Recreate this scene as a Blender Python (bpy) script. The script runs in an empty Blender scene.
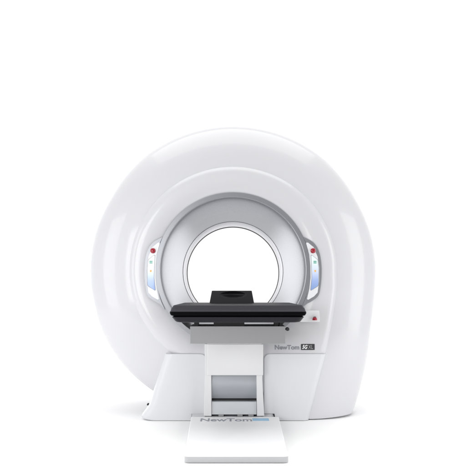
import bpy, bmesh, math
from mathutils import Vector
SC = bpy.context.scene
COL = SC.collection
CAM_D, CAM_Z, PX = 4.0, 0.83, 0.00625      # camera 4 m in front of the gantry face; metres per photo pixel on that face
CZ = 0.9425                                # height of the bore axis
PI = math.pi

def W(px, py, y=0.0):
    """photo position at a given depth -> real x, z in metres"""
    s = PX * (CAM_D + y) / CAM_D
    return ((px - 233) * s, CAM_Z + (288 - py) * s)

# ------------------------------------------------------------------ materials
def mat(name, col, rough=0.4, metal=0.0, coat=0.0, noise=0.0, bump=0.0, nscale=300, spec=0.5, emit=None, estr=0):
    m = bpy.data.materials.new(name); m.use_nodes = True
    nt = m.node_tree; b = nt.nodes['Principled BSDF']
    b.inputs['Base Color'].default_value = (*col, 1)
    b.inputs['Roughness'].default_value = rough
    b.inputs['Metallic'].default_value = metal
    b.inputs['Coat Weight'].default_value = coat
    b.inputs['Coat Roughness'].default_value = 0.09
    b.inputs['Specular IOR Level'].default_value = spec
    if emit:
        b.inputs['Emission Color'].default_value = (*emit, 1); b.inputs['Emission Strength'].default_value = estr
    if noise or bump:
        tc = nt.nodes.new('ShaderNodeTexCoord'); n = nt.nodes.new('ShaderNodeTexNoise')
        n.inputs['Scale'].default_value = nscale; n.inputs['Detail'].default_value = 3
        nt.links.new(tc.outputs['Object'], n.inputs['Vector'])
        if noise:
            r = nt.nodes.new('ShaderNodeMapRange')
            r.inputs['To Min'].default_value = rough - noise; r.inputs['To Max'].default_value = rough + noise
            nt.links.new(n.outputs['Fac'], r.inputs['Value']); nt.links.new(r.outputs['Result'], b.inputs['Roughness'])
        if bump:
            bp = nt.nodes.new('ShaderNodeBump'); bp.inputs['Strength'].default_value = bump; bp.inputs['Distance'].default_value = 0.001
            nt.links.new(n.outputs['Fac'], bp.inputs['Height']); nt.links.new(bp.outputs['Normal'], b.inputs['Normal'])
    return m

M = {}
M['shell'] = mat('glossy_white_shell', (.64, .64, .665), .40, coat=.45, noise=.05, bump=.02, nscale=14)
M['cover'] = mat('satin_white_cover', (.68, .685, .71), .42, coat=.15, noise=.05, bump=.05, nscale=500)
M['tube'] = mat('white_bore_liner', (.82, .82, .86), .3, coat=.3)
M['bowl'] = mat('silver_paint_bowl', (.335, .34, .37), .28, metal=.6, coat=.2, noise=.03, bump=.012, nscale=700)
M['band'] = mat('silver_grey_bezel', (.34, .35, .375), .30, metal=.5, coat=.0)
M['keypad'] = mat('white_keypad', (.80, .81, .83), .35, coat=.3)
M['seam'] = mat('grey_seam', (.50, .50, .54), .6)
M['rim_shade'] = mat('grey_rim_shade', (.22, .22, .24), .9, spec=.0)
M['dark'] = mat('black_rubber', (.012, .012, .014), .6)
M['gap'] = mat('light_grey_notch_shadow', (.55, .55, .58), .6)
M['ink'] = mat('grey_lettering', (.22, .22, .25), .5)
M['badge'] = mat('black_badge', (.035, .035, .04), .35)
M['badge_white'] = mat('white_lettering', (.85, .85, .85), .5)
M['badge_grey'] = mat('pale_grey_lettering', (.33, .33, .35), .5)
M['red'] = mat('red_button', (.34, .005, .022), .3, coat=.5)
M['edge'] = mat('black_vinyl_edge', (.002, .002, .003), .6, spec=.04)
M['pad'] = mat('black_upholstery', (.010, .010, .016), .5, bump=.25, nscale=420, spec=.3)
M['tray'] = mat('black_tray', (.008, .008, .012), .4, spec=.25)
M['foam'] = mat('black_headrest_foam', (.006, .006, .010), .6, bump=.15, nscale=350)
M['steel'] = mat('brushed_grey_steel', (.29, .29, .30), .5, metal=.25, noise=.05, bump=.04, nscale=900)
M['column'] = mat('white_column_paint', (.72, .72, .73), .38, coat=.2, noise=.04)
M['roller'] = mat('grey_roller_cover', (.42, .44, .47), .36, metal=.35, noise=.05, bump=.05, nscale=600)
M['panel_grey'] = mat('light_grey_panel', (.60, .62, .64), .45, noise=.04)
M['plate'] = mat('white_foot_plate', (.92, .92, .93), .4, noise=.03, spec=.3)
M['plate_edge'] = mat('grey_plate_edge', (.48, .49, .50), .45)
M['plate_ink'] = mat('plate_lettering', (.30, .32, .36), .5)
M['blue'] = mat('pale_blue_block', (.34, .60, .82), .5)
M['green'] = mat('green_icon', (.05, .35, .22), .5)
M['orange'] = mat('orange_icon', (.85, .50, .15), .5)
M['floor'] = mat('white_studio_floor', (.97, .97, .97), .9, spec=.0)

def screen_mat():
    m = bpy.data.materials.new('lit_blue_display'); m.use_nodes = True
    nt = m.node_tree; b = nt.nodes['Principled BSDF']
    tc = nt.nodes.new('ShaderNodeTexCoord'); s = nt.nodes.new('ShaderNodeSeparateXYZ')
    r = nt.nodes.new('ShaderNodeValToRGB'); nt.links.new(tc.outputs['Generated'], s.inputs[0])
    nt.links.new(s.outputs['Z'], r.inputs[0])
    e = r.color_ramp.elements
    e[0].position = .0; e[0].color = (.22, .33, .62, 1); e[1].position = .85; e[1].color = (.76, .84, .88, 1)
    k = e.new(.28); k.color = (.34, .45, .74, 1); k = e.new(.55); k.color = (.62, .69, .85, 1)
    nt.links.new(r.outputs['Color'], b.inputs['Base Color'])
    nt.links.new(r.outputs['Color'], b.inputs['Emission Color']); b.inputs['Emission Strength'].default_value = .15
    b.inputs['Roughness'].default_value = .25; b.inputs['Coat Weight'].default_value = .4
    return m
M['screen'] = screen_mat()

# ------------------------------------------------------------------ mesh helpers
def obj(name, verts, faces, m, parent=None, smooth=35, bevel=0, seg=3):
    me = bpy.data.meshes.new(name); me.from_pydata([tuple(v) for v in verts], [], faces)
    bm = bmesh.new(); bm.from_mesh(me)
    bmesh.ops.remove_doubles(bm, verts=bm.verts, dist=1e-6)
    bmesh.ops.recalc_face_normals(bm, faces=bm.faces); bm.to_mesh(me); bm.free()
    me.materials.append(m)
    for p in me.polygons: p.use_smooth = True
    me.set_sharp_from_angle(angle=math.radians(smooth))
    o = bpy.data.objects.new(name, me); COL.objects.link(o); o.parent = parent
    if bevel:
        b = o.modifiers.new('bevel', 'BEVEL'); b.width = bevel; b.segments = seg; b.limit_method = 'ANGLE'
        b.angle_limit = math.radians(40); b.harden_normals = True
    return o

def thing(name, label, cat, loc=(0, 0, 0)):
    o = bpy.data.objects.new(name, None); COL.objects.link(o); o.location = loc
    o['label'] = label; o['category'] = cat
    return o

def rings(rs, closed=True, cap0=False, cap1=False):
    n = len(rs[0]); v = [p for r in rs for p in r]; f = []
    for i in range(len(rs) - 1):
        for j in range(n if closed else n - 1):
            k = (j + 1) % n
            f.append((i*n+j, i*n+k, (i+1)*n+k, (i+1)*n+j))
    if cap0: f.append(tuple(range(n)))
    if cap1: f.append(tuple((len(rs)-1)*n + j for j in range(n)))
    return v, f

def lathe(prof, n=192, cx=0, cz=CZ):
    """prof: list of (radius, y) revolved round the bore axis"""
    return rings([[(cx + r*math.cos(2*PI*j/n), y, cz + r*math.sin(2*PI*j/n)) for j in range(n)] for r, y in prof])

def prism(poly, y0, y1):
    """outline in x,z pulled from depth y0 to y1"""
    return rings([[(x, y0, z) for x, z in poly], [(x, y1, z) for x, z in poly]], True, True, True)

def box(x0, x1, y0, y1, z0, z1):
    return prism([(x0, z0), (x1, z0), (x1, z1), (x0, z1)], y0, y1)

def fillet(poly, r, n=6):
    out = []
    N = len(poly)
    rr = r if isinstance(r, (list, tuple)) else [r]*N
    for i in range(N):
        p = Vector(poly[i]); a = Vector(poly[i-1]) - p; b = Vector(poly[(i+1) % N]) - p
        if rr[i] <= 0: out.append(tuple(p)); continue
        la, lb = a.length, b.length; a.normalize(); b.normalize()
        ang = a.angle(b)
        d = min(rr[i] / math.tan(ang/2), la*.49, lb*.49)
        A = p + a*d; B = p + b*d
        for k in range(n+1):
            t = k/n
            out.append(tuple(A*(1-t)**2 + p*2*t*(1-t) + B*t*t))
    return out

def catmull(pts, n):
    P = [Vector(p) for p in pts]; P = [P[0]*2-P[1]] + P + [P[-1]*2-P[-2]]
    out = []
    segs = len(P)-3
    for i in range(n):
        u = i/(n-1)*segs; k = min(int(u), segs-1); t = u-k
        a, b, c, d = P[k:k+4]
        out.append(.5*((2*b) + (c-a)*t + (2*a-5*b+4*c-d)*t*t + (3*b-a-3*c+d)*t**3))
    return out

def tube(path, r, n=8):
    rs = []
    P = [Vector(p) for p in path]
    for i, p in enumerate(P):
        t = (P[min(i+1, len(P)-1)] - P[max(i-1, 0)]).normalized()
        u = Vector((0, 1, 0)); w = t.cross(u).normalized()
        rs.append([p + (u*math.cos(2*PI*k/n) + w*math.sin(2*PI*k/n))*r for k in range(n)])
    return rings(rs, True, True, True)

def text(name, body, size, loc, rot, m, parent, width=None, bold=0.0, shear=0.0, depth=.0004, space=1.0, height=None):
    c = bpy.data.curves.new(name, 'FONT'); c.body = body; c.size = size; c.offset = bold; c.shear = shear
    c.extrude = depth; c.space_character = space; c.resolution_u = 4
    t = bpy.data.objects.new(name, c); COL.objects.link(t)
    dg = bpy.context.evaluated_depsgraph_get(); dg.update()
    me = bpy.data.meshes.new_from_object(t.evaluated_get(dg)); bpy.data.objects.remove(t)
    xs = [v.co.x for v in me.vertices]; ys = [v.co.y for v in me.vertices]
    kx = width/(max(xs)-min(xs)) if width else 1; ky = height/(max(ys)-min(ys)) if height else 1
    x0, y0 = min(xs), min(ys)
    for v in me.vertices: v.co.x = (v.co.x-x0)*kx; v.co.y = (v.co.y-y0)*ky
    me.name = name; me.materials.clear(); me.materials.append(m)
    o = bpy.data.objects.new(name, me); COL.objects.link(o); o.location = loc; o.rotation_euler = rot; o.parent = parent
    return o

# ------------------------------------------------------------------ GANTRY
G = thing('scanner_gantry', 'tall glossy white ring-shaped scanner housing with round silver bore standing on the floor', 'medical scanner')

NA, NB, NC, ND = 200, 60, 30, 0
def outline(kind):
    """closed outline (x,z): over the top, down the left circle, along the floor, up the right flank"""
    R = .949 if kind == 'outer' else .661
    th0, th1 = math.radians(-3), math.radians(262)
    a = [Vector((R*math.cos(th0+(th1-th0)*i/(NA-1)), CZ + R*math.sin(th0+(th1-th0)*i/(NA-1)))) for i in range(NA)]
    if kind == 'outer':
        px = [(375.0, 296), (373.2, 314), (370.6, 332), (366.2, 358), (361.0, 382), (355.6, 401), (351.8, 411.0)]
        d = .24
    else:
        px = [(337.6, 286), (335.6, 304), (332.0, 326), (326.0, 354), (318, 386), (309.3, 418.6)]
        d = .05
    b = catmull([a[0]] + [W(x, y, d) for x, y in px], NB)
    if kind == 'outer':
        for v in b: v.y = max(v.y, .012)
    corner = b[-1]; end = a[-1]
    c = [end.lerp(corner, (i+1)/(NC+1)) for i in range(NC)]
    return a + c + list(reversed(b))[:-1]
OUT, INN = outline('outer'), outline('inner')
CEN = Vector((0, CZ))
dome = []
K = 26
yin, yout = .024, .24
dome.append([(a.x-(a.x-0)*.03, .022, max(.006, a.y-(a.y-CZ)*.03)) for a in INN])
for k in range(K+1):
    ph = (PI/2)*k/K
    f = math.sin(ph)**(2/2.25); g = 1 - max(0, math.cos(ph))**(2/2.25)
    y = yin + (yout-yin)*(.16*f + .84*g)
    dome.append([(a.x+(b.x-a.x)*f, y, max(.006, a.y+(b.y-a.y)*f)) for a, b in zip(INN, OUT)])
for s, y in ((1, .34), (.998, .44), (.99, .55), (.97, .65), (.93, .73), (.87, .78), (.80, .80)):
    dome.append([(b.x*s, y, max(.006, CZ+(b.y-CZ)*s)) for b in OUT])
bk = []
for b in OUT:
    d = (b-CEN).normalized()*.362; bk.append((d.x, .80, CZ+d.y))
dome.append(bk)
v, f = rings(dome)
obj('housing', v, f, M['shell'], G, smooth=50)

# thin grey ring added to draw the shaded falloff along the housing rim
sl = []
for dd, y in ((-.004, .258), (.0085, .260), (.0085, .276), (-.004, .278)):
    sl.append([(b.x+(b-CEN).normalized().x*dd, y, max(.007, b.y+(b-CEN).normalized().y*dd)) for b in OUT])
obj('rim_shade_ring', *rings(sl), M['rim_shade'], G, smooth=30)

# raised front cover round the bore
def panel_ring(r_frac_pts):
    out = []
    for off, y in r_frac_pts:
        ring = []
        for p in INN:
            d = p-CEN; L = d.length
            q = CEN + d*((L-off)/L)
            ring.append((q.x, y, max(.004+off*.0, q.y)))
        out.append(ring)
    return out
R0 = .4825
first = []
for p in INN:
    d = (p-CEN).normalized()*R0; first.append((d.x, .004, CZ+d.y))
second = []
for p in INN:
    d = (p-CEN).normalized()*(R0+.004); second.append((d.x, .0, CZ+d.y))
prof = [(.058, 0.0)]
for k in range(1, 9):
    a = PI/2*k/8
    prof.append((.058 - .055*math.sin(a), .045*(1-math.cos(a))))
prof.append((.0025, .085))
v, f = rings([first, second] + panel_ring(prof))
obj('front_panel', v, f, M['shell'], G, smooth=50)

# lower covers: rows of z with a rolled outer edge
ZS = W(0, 354)[1]
def cover(name, xl, xr, RL, RR, z0, z1, yb, m, zs, yf=-.006):
    rows = []
    for z in zs:
        a, b = xl(z), xr(z)
        row = [(a, yb, z)]
        def e(R):
            return [(R*(1-math.cos(t*PI/2/8)), R*(1-math.sin(t*PI/2/8))) for t in range(9)]
        row += [(a+dx, yf+dy, z) for dx, dy in e(RL)]
        row += [(a+RL + (b-RR-a-RL)*t/6, yf, z) for t in range(1, 6)]
        row += [(b-dx, yf+dy, z) for dx, dy in reversed(e(RR))]
        row += [(b, yb, z)]
        rows.append(row)
    v, f = rings(rows, True, True, True)
    return obj(name, v, f, m, G, smooth=40)
def rint(pts):     # piecewise linear x(z)
    pts = sorted(pts, key=lambda p: p[0])
    def g(z):
        if z <= pts[0][0]: return pts[0][1]
        for (z0, x0), (z1, x1) in zip(pts, pts[1:]):
            if z <= z1: return x0 + (x1-x0)*(z-z0)/(z1-z0+1e-9)
        return pts[-1][1]
    return g
def corner(z, r): # rounding near the top edge
    h = z-(ZS-r)
    return r-math.sqrt(max(0, r*r-h*h)) if h > 0 else 0
zn = .047
zs_l = [.003, .008, .014, .022, .032, .0445, .0455, .0465] + [.06+i*.02 for i in range(16)] + [ZS-.034+.034*math.sin(PI/2*i/8) for i in range(9)]
zs_l = sorted(set(round(z, 5) for z in zs_l))
p = lambda x, y, d=0: W(x, y, d)
LE = rint([(z, x) for x, z in [p(148.5, 418.9, .05), p(145.0, 418.4, .05), p(142.6, 417.4, .05), p(141.6, 415.6, .05), p(142.2, 413.6, .05), p(146.6, 408, .05), p(149.6, 403.5, .05), p(151.3, 398.5, .05), p(153.0, 392, .05), p(157.2, 379, .05), p(161.3, 366, .05), p(165.0, 354, .05)]])
LI = lambda z: (W(191.6, 0)[0] - .0 if z < .046 else W(206, 0)[0] - corner(z, .034))
cover('side_cover', LE, LI, .055, .003, 0, ZS, .42, M['cover'], zs_l)
RI = lambda z: (W(274.6-(z-.02)*40, 0)[0] if z < .046 else W(264.2, 0)[0] + corner(z, .034))
RE = rint([(z, x-.0) for x, z in [p(309.3, 420.4), p(318.2, 386), p(326.8, 354), p(328, 350)]])
cover('side_cover', RI, RE, .003, .040, 0, ZS, .055, M['cover'], zs_l)
# seams along the top of both covers
def seam(xa, xb, sgn):
    r = .034
    pts = [(xa, -.003, ZS+.0012), ]
    pts.append((xb - sgn*r, -.003, ZS+.0012))
    for k in range(1, 9):
        a = PI/2*k/8
        pts.append((xb - sgn*r + sgn*r*math.sin(a), -.003, ZS+.0012 - r*(1-math.cos(a))))
    pts.append((xb+sgn*.0006, -.003, .06))
    v, f = tube(pts, .0019); obj('seam', v, f, M['seam'], G)
seam(W(166.2, 0)[0], W(206.2, 0)[0], 1)
seam(W(324.5, 0)[0], W(264.0, 0)[0], -1)
obj('toe_board', *box(W(189.8, 0)[0], W(276, 0)[0], -.0012, .05, .004, .060), M['cover'], G)
# strips added to draw the shadow line where the foot plate leaves the covers
v, f = box(W(191.6, 0)[0], W(204.6, 0)[0], -.0052, -.0008, .0452, .0475); obj('notch_shadow_strip', v, f, M['gap'], G)
v, f = box(W(263.5, 0)[0], W(273.4, 0)[0], -.0055, .0, .0445, .0478); obj('notch_shadow_strip', v, f, M['dark'], G)
v, f = prism([W(272.4, 413.4), W(274.4, 413.6), W(275.0, 417.4), W(274.0, 417.6), W(273.2, 415)], -.0065, 0); obj('notch_shadow_strip', v, f, M['dark'], G)

# bore: bezel band, flared silver bowl, white liner, dark rear gasket
v, f = lathe([(.484, .006), (.4838, -.0070), (.4832, -.0076), (.4822, -.0076), (.4596, -.0076), (.4588, -.0076), (.4582, -.0072), (.4570, .02)])
obj('bezel', v, f, M['band'], G, smooth=25)
bw = [(.4586, -.0070), (.4578, .0)]
for k in range(0, 31):
    t = k/30                    # slightly convex flare from the rim down to the liner
    r = .4572 - .1097*t**.88
    y = .004 + .433*t**1.10
    bw.append((r, y))
v, f = lathe(bw); obj('bowl', v, f, M['bowl'], G, smooth=60)
v, f = lathe([(.3475, .437), (.3472, .4405), (.3455, .4405), (.3455, .437)], 160); obj('liner_trim', v, f, M['seam'], G)
v, f = lathe([(.3465, .436), (.344, .440), (.344, .772)], 192); obj('bore_liner', v, f, M['tube'], G)
v, f = lathe([(.366, .803), (.366, .810), (.343, .810), (.3402, .800), (.3402, .776), (.344, .770)], 192); obj('rear_gasket', v, f, M['dark'], G)

# control panels, one on each side of the bore
def side(pts, s):
    return [(233 + s*(x-233), y) for x, y in pts]
def ctrl(s):
    d = -.006
    P = lambda pts, dd: [W(x, y, dd) for x, y in side(pts, s)]
    def sm(pts, n=72): return [tuple(q) for q in catmull(pts+[pts[0]], n)[:-1]]
    outer = [(303.2, 236.8), (307.5, 238.8), (312.5, 241.8), (317.2, 247.5), (320.2, 256), (321.6, 268), (321.2, 281), (319.6, 292), (317.4, 296.8), (312.5, 300.6), (305.5, 304.6), (301.2, 309.5), (305.2, 300), (308, 289), (309.3, 278), (309.5, 266), (308.6, 254), (306.6, 244.5)]
    root_o = obj('control_panel', *prism(P(sm(outer), d), -.0077, .004), M['band'], G, bevel=.001)
    inner = [(305.8, 242.6), (308.0, 242.6), (313.6, 247.2), (317.6, 257), (319.2, 268.5), (319.0, 281), (317.6, 292.4), (314.2, 296.2), (308.2, 299.8), (306.8, 299.2), (309.2, 289), (310.4, 278), (310.3, 266), (309.2, 254.5)]
    obj('keypad', *prism(P(fillet(inner, .8, 3), d), -.0100, -.0074), M['keypad'], root_o, bevel=.001)
    scr = [(311.1, 255.6), (312.2, 255.6), (317.4, 259.8), (318.5, 270), (318.2, 284.6), (317.2, 286.2), (311.2, 290.2), (310.8, 289), (311.9, 278), (311.7, 266)]
    fr = [((x-314.8)*1.13+314.8, (y-272)*1.03+272) for x, y in scr]
    obj('screen_frame', *prism(P(fr, d), -.0106, -.0099), M['badge_grey'], root_o)
    obj('screen', *prism(P(scr, d), -.0114, -.0105), M['screen'], root_o)
    for (x, y, w, h, mm) in ((314.9, 261.4, 1.5, .45, 'green'), (314.9, 262.9, 1.5, .45, 'green')):
        q = [(x-w, y-h), (x+w, y-h), (x+w, y+h), (x-w, y+h)]
        obj('icon', *prism(P(q, d), -.0120, -.0113), M[mm], root_o)
    q = [(315.1+1.0*math.cos(a*PI/6), 271+1.1*math.sin(a*PI/6)) for a in range(12)]
    obj('icon', *prism(P(q, d), -.0120, -.0113), M['orange'], root_o)
    bx, bz = W(233+s*(312.9-233), 250.8, d)
    R = .0165
    prof = [(.0001, -.024), (R*.5, -.0235), (R*.85, -.021), (R, -.017), (R, -.0098)]
    obj('stop_button', *lathe(prof, 32, bx, bz), M['red'], root_o)
    obj('button_collar', *lathe([(R*1.0, -.0125), (R*1.12, -.0120), (R*1.15, -.0098)], 32, bx, bz), M['keypad'], root_o)
ctrl(1); ctrl(-1)

# small clear plate with the red mushroom stop at the table's right
e = obj('stop_plate', *prism(fillet([W(300, 310.4), W(319.0, 310.4), W(319.8, 321.8), W(300, 321.8)], .006), -.005, .003), M['keypad'], G, bevel=.0015)
bx, bz = W(314.9, 318.3, -.03)
def lathe_x(prof, n, c):        # short knob standing straight up, seen from the side
    x, y, z = c
    return rings([[(x+r*math.cos(2*PI*j/n), y+r*math.sin(2*PI*j/n), z+h) for j in range(n)] for r, h in prof], True, True, True)
obj('stop_button', *lathe_x([(.0150, -.012), (.0150, -.007), (.0125, .000), (.0085, .006)], 28, (bx, -.022, bz)), M['red'], e)
obj('button_cap', *lathe_x([(.0086, .0055), (.0080, .0085), (.004, .010)], 28, (bx, -.022, bz)), M['dark'], e)

# name on the panel
x0, z0 = W(274.8, 349.6); x1, _ = W(299.3, 349.6)
text('lettering', 'NewTom', .05, (x0, -.0006, z0), (PI/2, 0, 0), M['ink'], G, width=x1-x0, bold=.0016, height=W(0, 345.0)[1]-z0)
xa, za = W(301.0, 349.9); xb, zb = W(314.6, 344.0)
bd = obj('badge', *prism(fillet([(xa, za), (xb, za), (xb, zb), (xa, zb)], .002), -.0025, .001), M['badge'], G)
text('badge_lettering', '5G', .03, (xa+.007, -.0029, za+.006), (PI/2, 0, 0), M['badge_white'], bd, width=.034, bold=.001, shear=.25, height=.0255)
text('badge_lettering', 'XL', .03, (xa+.045, -.0029, za+.007), (PI/2, 0, 0), M['badge_grey'], bd, width=.030, bold=.0003, height=.0235)

# little levelling knob behind the left foot
kx, kz = W(147.9, 404.4, .1)
obj('knob', *lathe([(.0001, .09), (.004, .09), (.006, .093), (.006, .12), (.004, .13)], 20, kx, kz), M['dark'], G)

# ------------------------------------------------------------------ PATIENT TABLE
T = thing('patient_table', 'black padded patient table with headrest on a white lift column and long white foot plate', 'patient table')
TX = .027
# foot plate
pl = [(-.258, -.066), (.2815, -.066), (.262, -.973), (-.230, -.973)]     # x,y corners
def plate_ring(z, ins):
    q = [(pl[0][0]+ins, pl[0][1]), (pl[1][0]-ins, pl[1][1]), (pl[2][0]-ins, pl[2][1]+ins), (pl[3][0]+ins, pl[3][1]+ins)]
    return [(x, y, z) for x, y in fillet(q, [0, 0, .02, .02], 6)]
rs = [plate_ring(.002, .004), plate_ring(.005, 0), plate_ring(.032, 0), plate_ring(.0355, .001), plate_ring(.0375, .003), plate_ring(.038, .006)]
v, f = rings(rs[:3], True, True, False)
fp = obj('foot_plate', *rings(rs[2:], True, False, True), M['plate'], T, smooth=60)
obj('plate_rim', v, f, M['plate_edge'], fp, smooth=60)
obj('column_base', *box(W(204.5, 0, -.05)[0], W(264, 0, -.05)[0], -.0655, -.001, .003, .0365), M['panel_grey'], T)
# words on the plate, reading from the front
xl_, _ = W(200.5, 0, -.16); xr_, _ = W(252, 0, -.16)
text('plate_lettering', 'NewTom', .1, (xl_, -.200, .0383), (0, 0, 0), M['plate_ink'], fp, width=xr_-xl_, bold=.002, height=.085)
xa = W(252.6, 0, -.16)[0]; xb = W(269.0, 0, -.16)[0]
obj('plate_badge', *box(xa, xb, -.185, -.112, .0372, .0386), M['blue'], fp)

# lift column
def px_box(name, xa, xb, ya, yb, d0, d1, m, bev=.003, parent=T):
    (x0, z1), (x1, z0) = W(xa, ya, d0), W(xb, yb, d0)
    return obj(name, *box(x0, x1, d0, d1, z0, z1), m, parent, bevel=bev)
d = -.062
obj('column_arm', *prism([W(204.6, 344, d), W(205.0, 372, d), W(203.8, 416.0, d), W(211.5, 416.0, d), W(211.2, 344, d)], d, .01), M['column'], T, bevel=.003)
obj('column_arm', *prism([W(256.0, 344, d), W(257.0, 416.0, d), W(264.3, 416.0, d), W(262.2, 378, d), W(262.0, 344, d)], d, .01), M['column'], T, bevel=.003)
px_box('column_cover', 207.2, 263.2, 344.2, 375.4, -.085, -.03, M['column'], .004)
# curved roller cover in the opening
xa, xb = W(211.5, 0, d)[0], W(256.8, 0, d)[0]
zt, zb_ = W(0, 375, d)[1]+.02, W(0, 399.6, d)[1]
pr = []
for k in range(17):
    a = k/16
    pr.append((-.010 - .036*math.sin(PI*(.18+.80*a)), zt + (zb_-zt)*a))
sec = [(y, z) for y, z in pr] + [(.0, zb_), (.0, zt)]
v, f = rings([[(x, y, z) for y, z in sec] for x in (xa, xb)], True, True, True)
obj('roller_cover', v, f, M['roller'], T, smooth=50)
za, zc = W(0, 402.2, d)[1], W(0, 415.0, d)[1]
obj('column_panel', *box(xa+.001, xb-.001, -.050, -.004, zc, za), M['panel_grey'], T, bevel=.002)
obj('column_back', *box(xa, xb, -.004, .004, .036, zt), M['dark'], T)
for cx in (208.6, 221, 240, 251, 259.6):
    x = W(cx, 0, d)[0]
    obj('foot', *box(x-.016, x+.016, -.058, -.02, .037, zc+.001), M['steel'], T, bevel=.001)

# grey carrier box under the table
yb0, yb1 = -.50, -.30
(x0, z1), (x1, z0) = W(190.1, 326.2, yb0), W(285.4, 343.7, yb0)
obj('carrier_box', *box(x0, x1, yb0, yb1, z0, z1), M['steel'], T, bevel=.0025)
obj('neck', *box(W(207.4, 0, d)[0], W(261.8, 0, d)[0], -.080, -.02, W(0, 345, -.08)[1], z0+.004), M['column'], T)
(bx_, bz_), (cx_, cz_) = W(205, 331, yb0), W(266, 343.5, yb0)
obj('carrier_beam', *box(bx_, cx_, yb1-.002, -.03, z0+.004, z0+.05), M['steel'], T)
for cx, w in ((196, 2.2), (229, 15.5), (276.5, 1.8), (281.5, 1.8)):
    x = W(cx, 0, yb0)[0]; ww = w*PX*.875
    zt2 = W(0, 321.5, yb0)[1]
    obj('runner', *box(x-ww, x+ww, yb0+.02, yb0+.10, z1-.002, zt2+.008), M['dark'], T, bevel=.002)
kx, kz = W(287.2, 328.9, yb0+.03)
obj('lock_knob', *lathe([(.0001, yb0-.002), (.008, yb0-.002), (.010, yb0+.004), (.010, yb0+.03), (.0001, yb0+.032)], 24, kx, kz), M['dark'], T)
obj('knob_stem', *box(W(284.5, 0, yb0)[0], kx, yb0+.012, yb0+.02, kz-.004, kz+.004), M['dark'], T)

# table top: tray + padded top, foot end towards the viewer
def slab(levels, corner_r, y0, y1, taper):
    """levels: (z, half width, front y); plan rounded at the front corners"""
    rs = []
    for z, hw, yf in levels:
        q = [(TX-hw, yf), (TX+hw, yf), (TX+hw*taper, y1), (TX-hw*taper, y1)]
        rs.append([(x, y, z) for x, y in fillet(q, [corner_r, corner_r, .05, .05], 10)])
    return rings(rs, True, True, True)
yt = -.60
S = lambda py, y: W(0, py, y)[1]
pad_z = .7355
lev = [(S(311.9, yt), .366, yt+.000), (S(311.5, yt), .3655, yt+.001), (S(311.2, yt), .363, yt+.004), (S(308.6, yt), .361, yt+.030), (.7265, .357, yt+.060), (.7335, .355, yt+.080), (pad_z, .351, yt+.105), (pad_z, .25, yt+.22)]
obj('mattress', *slab(lev, .035, yt, .16, .96), M['pad'], T, smooth=28)
lev = [(S(316.3, yt), .350, yt+.02), (S(315.6, yt), .361, yt+.006), (S(313.6, yt), .3665, yt), (S(312.0, yt), .3665, yt+.0)]
obj('mattress_edge', *slab(lev, .035, yt, .16, .96), M['edge'], T, smooth=40)
lev = [(S(322.9, yt), .318, yt+.04), (S(322.4, yt), .332, yt+.02), (S(321.2, yt), .340, yt+.013), (S(317.3, yt), .356, yt+.010), (S(316.6, yt), .350, yt+.018), (S(316.0, yt), .335, yt+.03)]
obj('tray', *slab(lev, .04, yt, .14, .97), M['tray'], T, smooth=40)

# headrest with a hollow in its front
hy0, hy1 = .02, .20
hz0 = pad_z-.004
NXH, NZH = 44, 24
(hx0, hzt) = W(211.8, 290.8, hy0); hx1 = W(251.8, 0, hy0)[0]
bx0, bx1 = W(209.4, 0, hy0)[0], W(254.2, 0, hy0)[0]
grid = []
for j in range(NZH+1):
    t = j/NZH; z = hz0+(hzt-hz0)*t; a = bx0+(hx0-bx0)*t; b = bx1+(hx1-bx1)*t
    row = []
    for i in range(NXH+1):
        u = i/NXH; x = a+(b-a)*u
        du = (u-.53)/.31; dz = (t-.70)/.24
        dent = max(0, 1-du*du-dz*dz)
        row.append((x, hy0 + .012*t + .030*dent, z))
    row += [(b, hy1, z), (a, hy1, z)]
    grid.append(row)
v, f = rings(grid, True, True, True)
obj('headrest', v, f, M['foam'], T, smooth=55, bevel=.006)

# ------------------------------------------------------------------ floor
fl = obj('floor', *rings([[(-3.4, -3.2, 0), (3.4, -3.2, 0), (3.4, 2.6, 0), (-3.4, 2.6, 0)]], True, True, False), M['floor'])
fl['kind'] = 'structure'

# ------------------------------------------------------------------ studio surround and lamps
w = bpy.data.worlds.new('World'); SC.world = w; w.use_nodes = True
nt = w.node_tree; bg = nt.nodes['Background']
tc = nt.nodes.new('ShaderNodeTexCoord'); sp = nt.nodes.new('ShaderNodeSeparateXYZ'); nt.links.new(tc.outputs['Generated'], sp.inputs[0])
def mr(src, a, b, c, d_):
    r = nt.nodes.new('ShaderNodeMapRange'); r.interpolation_type = 'SMOOTHSTEP'
    for n_, v_ in (('From Min', a), ('From Max', b), ('To Min', c), ('To Max', d_)): r.inputs[n_].default_value = v_
    nt.links.new(src, r.inputs['Value']); return r.outputs['Result']
BACK, FRONT, SIDE, TOP, STRIP = 1.05, .22, .70, .55, 2.6
yy = mr(sp.outputs['Y'], -.45, .0, FRONT, SIDE)             # dark studio behind the camera, white sweep behind the machine
yb = mr(sp.outputs['Y'], .15, .4, 0.0, 1.0)
my = nt.nodes.new('ShaderNodeMix'); my.data_type = 'FLOAT'
nt.links.new(yb, my.inputs[0]); nt.links.new(yy, my.inputs[2]); my.inputs[3].default_value = BACK
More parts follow.
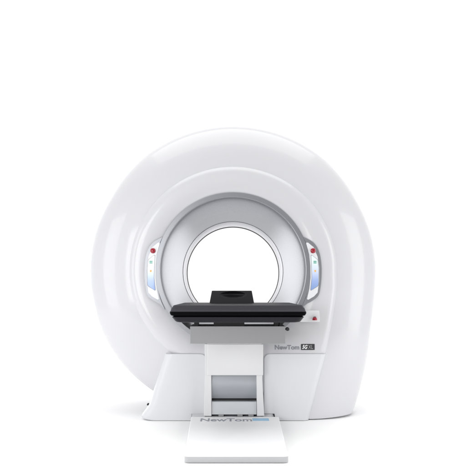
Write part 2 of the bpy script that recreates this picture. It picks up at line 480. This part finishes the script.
# two bright strips added left and right behind the machine to light the bowl
ab = nt.nodes.new('ShaderNodeMath'); ab.operation = 'ABSOLUTE'; nt.links.new(sp.outputs['X'], ab.inputs[0])
s1 = mr(ab.outputs[0], .36, .50, 0.0, 1.0); s2 = mr(ab.outputs[0], .72, .86, 1.0, 0.0)
s3 = mr(sp.outputs['Y'], .2, .4, 0.0, 1.0); s4 = mr(sp.outputs['Z'], .40, .60, 1.0, 0.0)
def mul(p, q):
    k = nt.nodes.new('ShaderNodeMath'); k.operation = 'MULTIPLY'; nt.links.new(p, k.inputs[0]); nt.links.new(q, k.inputs[1]); return k.outputs[0]
ms = nt.nodes.new('ShaderNodeMix'); ms.data_type = 'FLOAT'
nt.links.new(mul(mul(s1, s2), mul(s3, s4)), ms.inputs[0]); nt.links.new(my.outputs[0], ms.inputs[2]); ms.inputs[3].default_value = STRIP
my = ms
up = mr(sp.outputs['Z'], .62, .85, 0.0, 1.0)
mx = nt.nodes.new('ShaderNodeMix'); mx.data_type = 'FLOAT'
nt.links.new(up, mx.inputs[0]); nt.links.new(my.outputs[0], mx.inputs[2]); mx.inputs[3].default_value = TOP
nt.links.new(mx.outputs[0], bg.inputs['Strength'])
bg.inputs['Color'].default_value = (1, 1, 1, 1)

def area(name, loc, target, sx, sy, power, col=(1, 1, 1)):
    l = bpy.data.lights.new(name, 'AREA'); l.shape = 'RECTANGLE'; l.size = sx; l.size_y = sy; l.energy = power; l.color = col
    o = bpy.data.objects.new(name, l); COL.objects.link(o); o.location = loc
    o.rotation_euler = (Vector(target)-Vector(loc)).to_track_quat('-Z', 'Y').to_euler()
area('softbox_left', (-3.6, -2.2, 1.3), (0, .2, .9), 1.6, 2.8, 45)
area('softbox_right', (3.7, -2.0, 1.3), (0, .2, .9), 1.8, 3.0, 60)
area('softbox_front', (-1.9, -4.6, 1.2), (-.3, 0, .9), 1.7, 1.8, 68)
area('floor_fill_top', (0, -.2, 7.5), (0, -.3, 0), 9, 7, 415)  # overhead fill added to burn the floor out to white

cam = bpy.data.cameras.new('camera'); co = bpy.data.objects.new('camera', cam); COL.objects.link(co)
co.location = (0, -CAM_D, CAM_Z); co.rotation_euler = (PI/2, 0, 0)
cam.sensor_width = 36; cam.lens = 36*CAM_D/(466*PX); cam.shift_y = (288-233)/466; cam.clip_end = 200
SC.camera = co
vs = SC.view_settings; vs.view_transform = 'Standard'; vs.look = 'None'; vs.gamma = 1; vs.exposure = 0
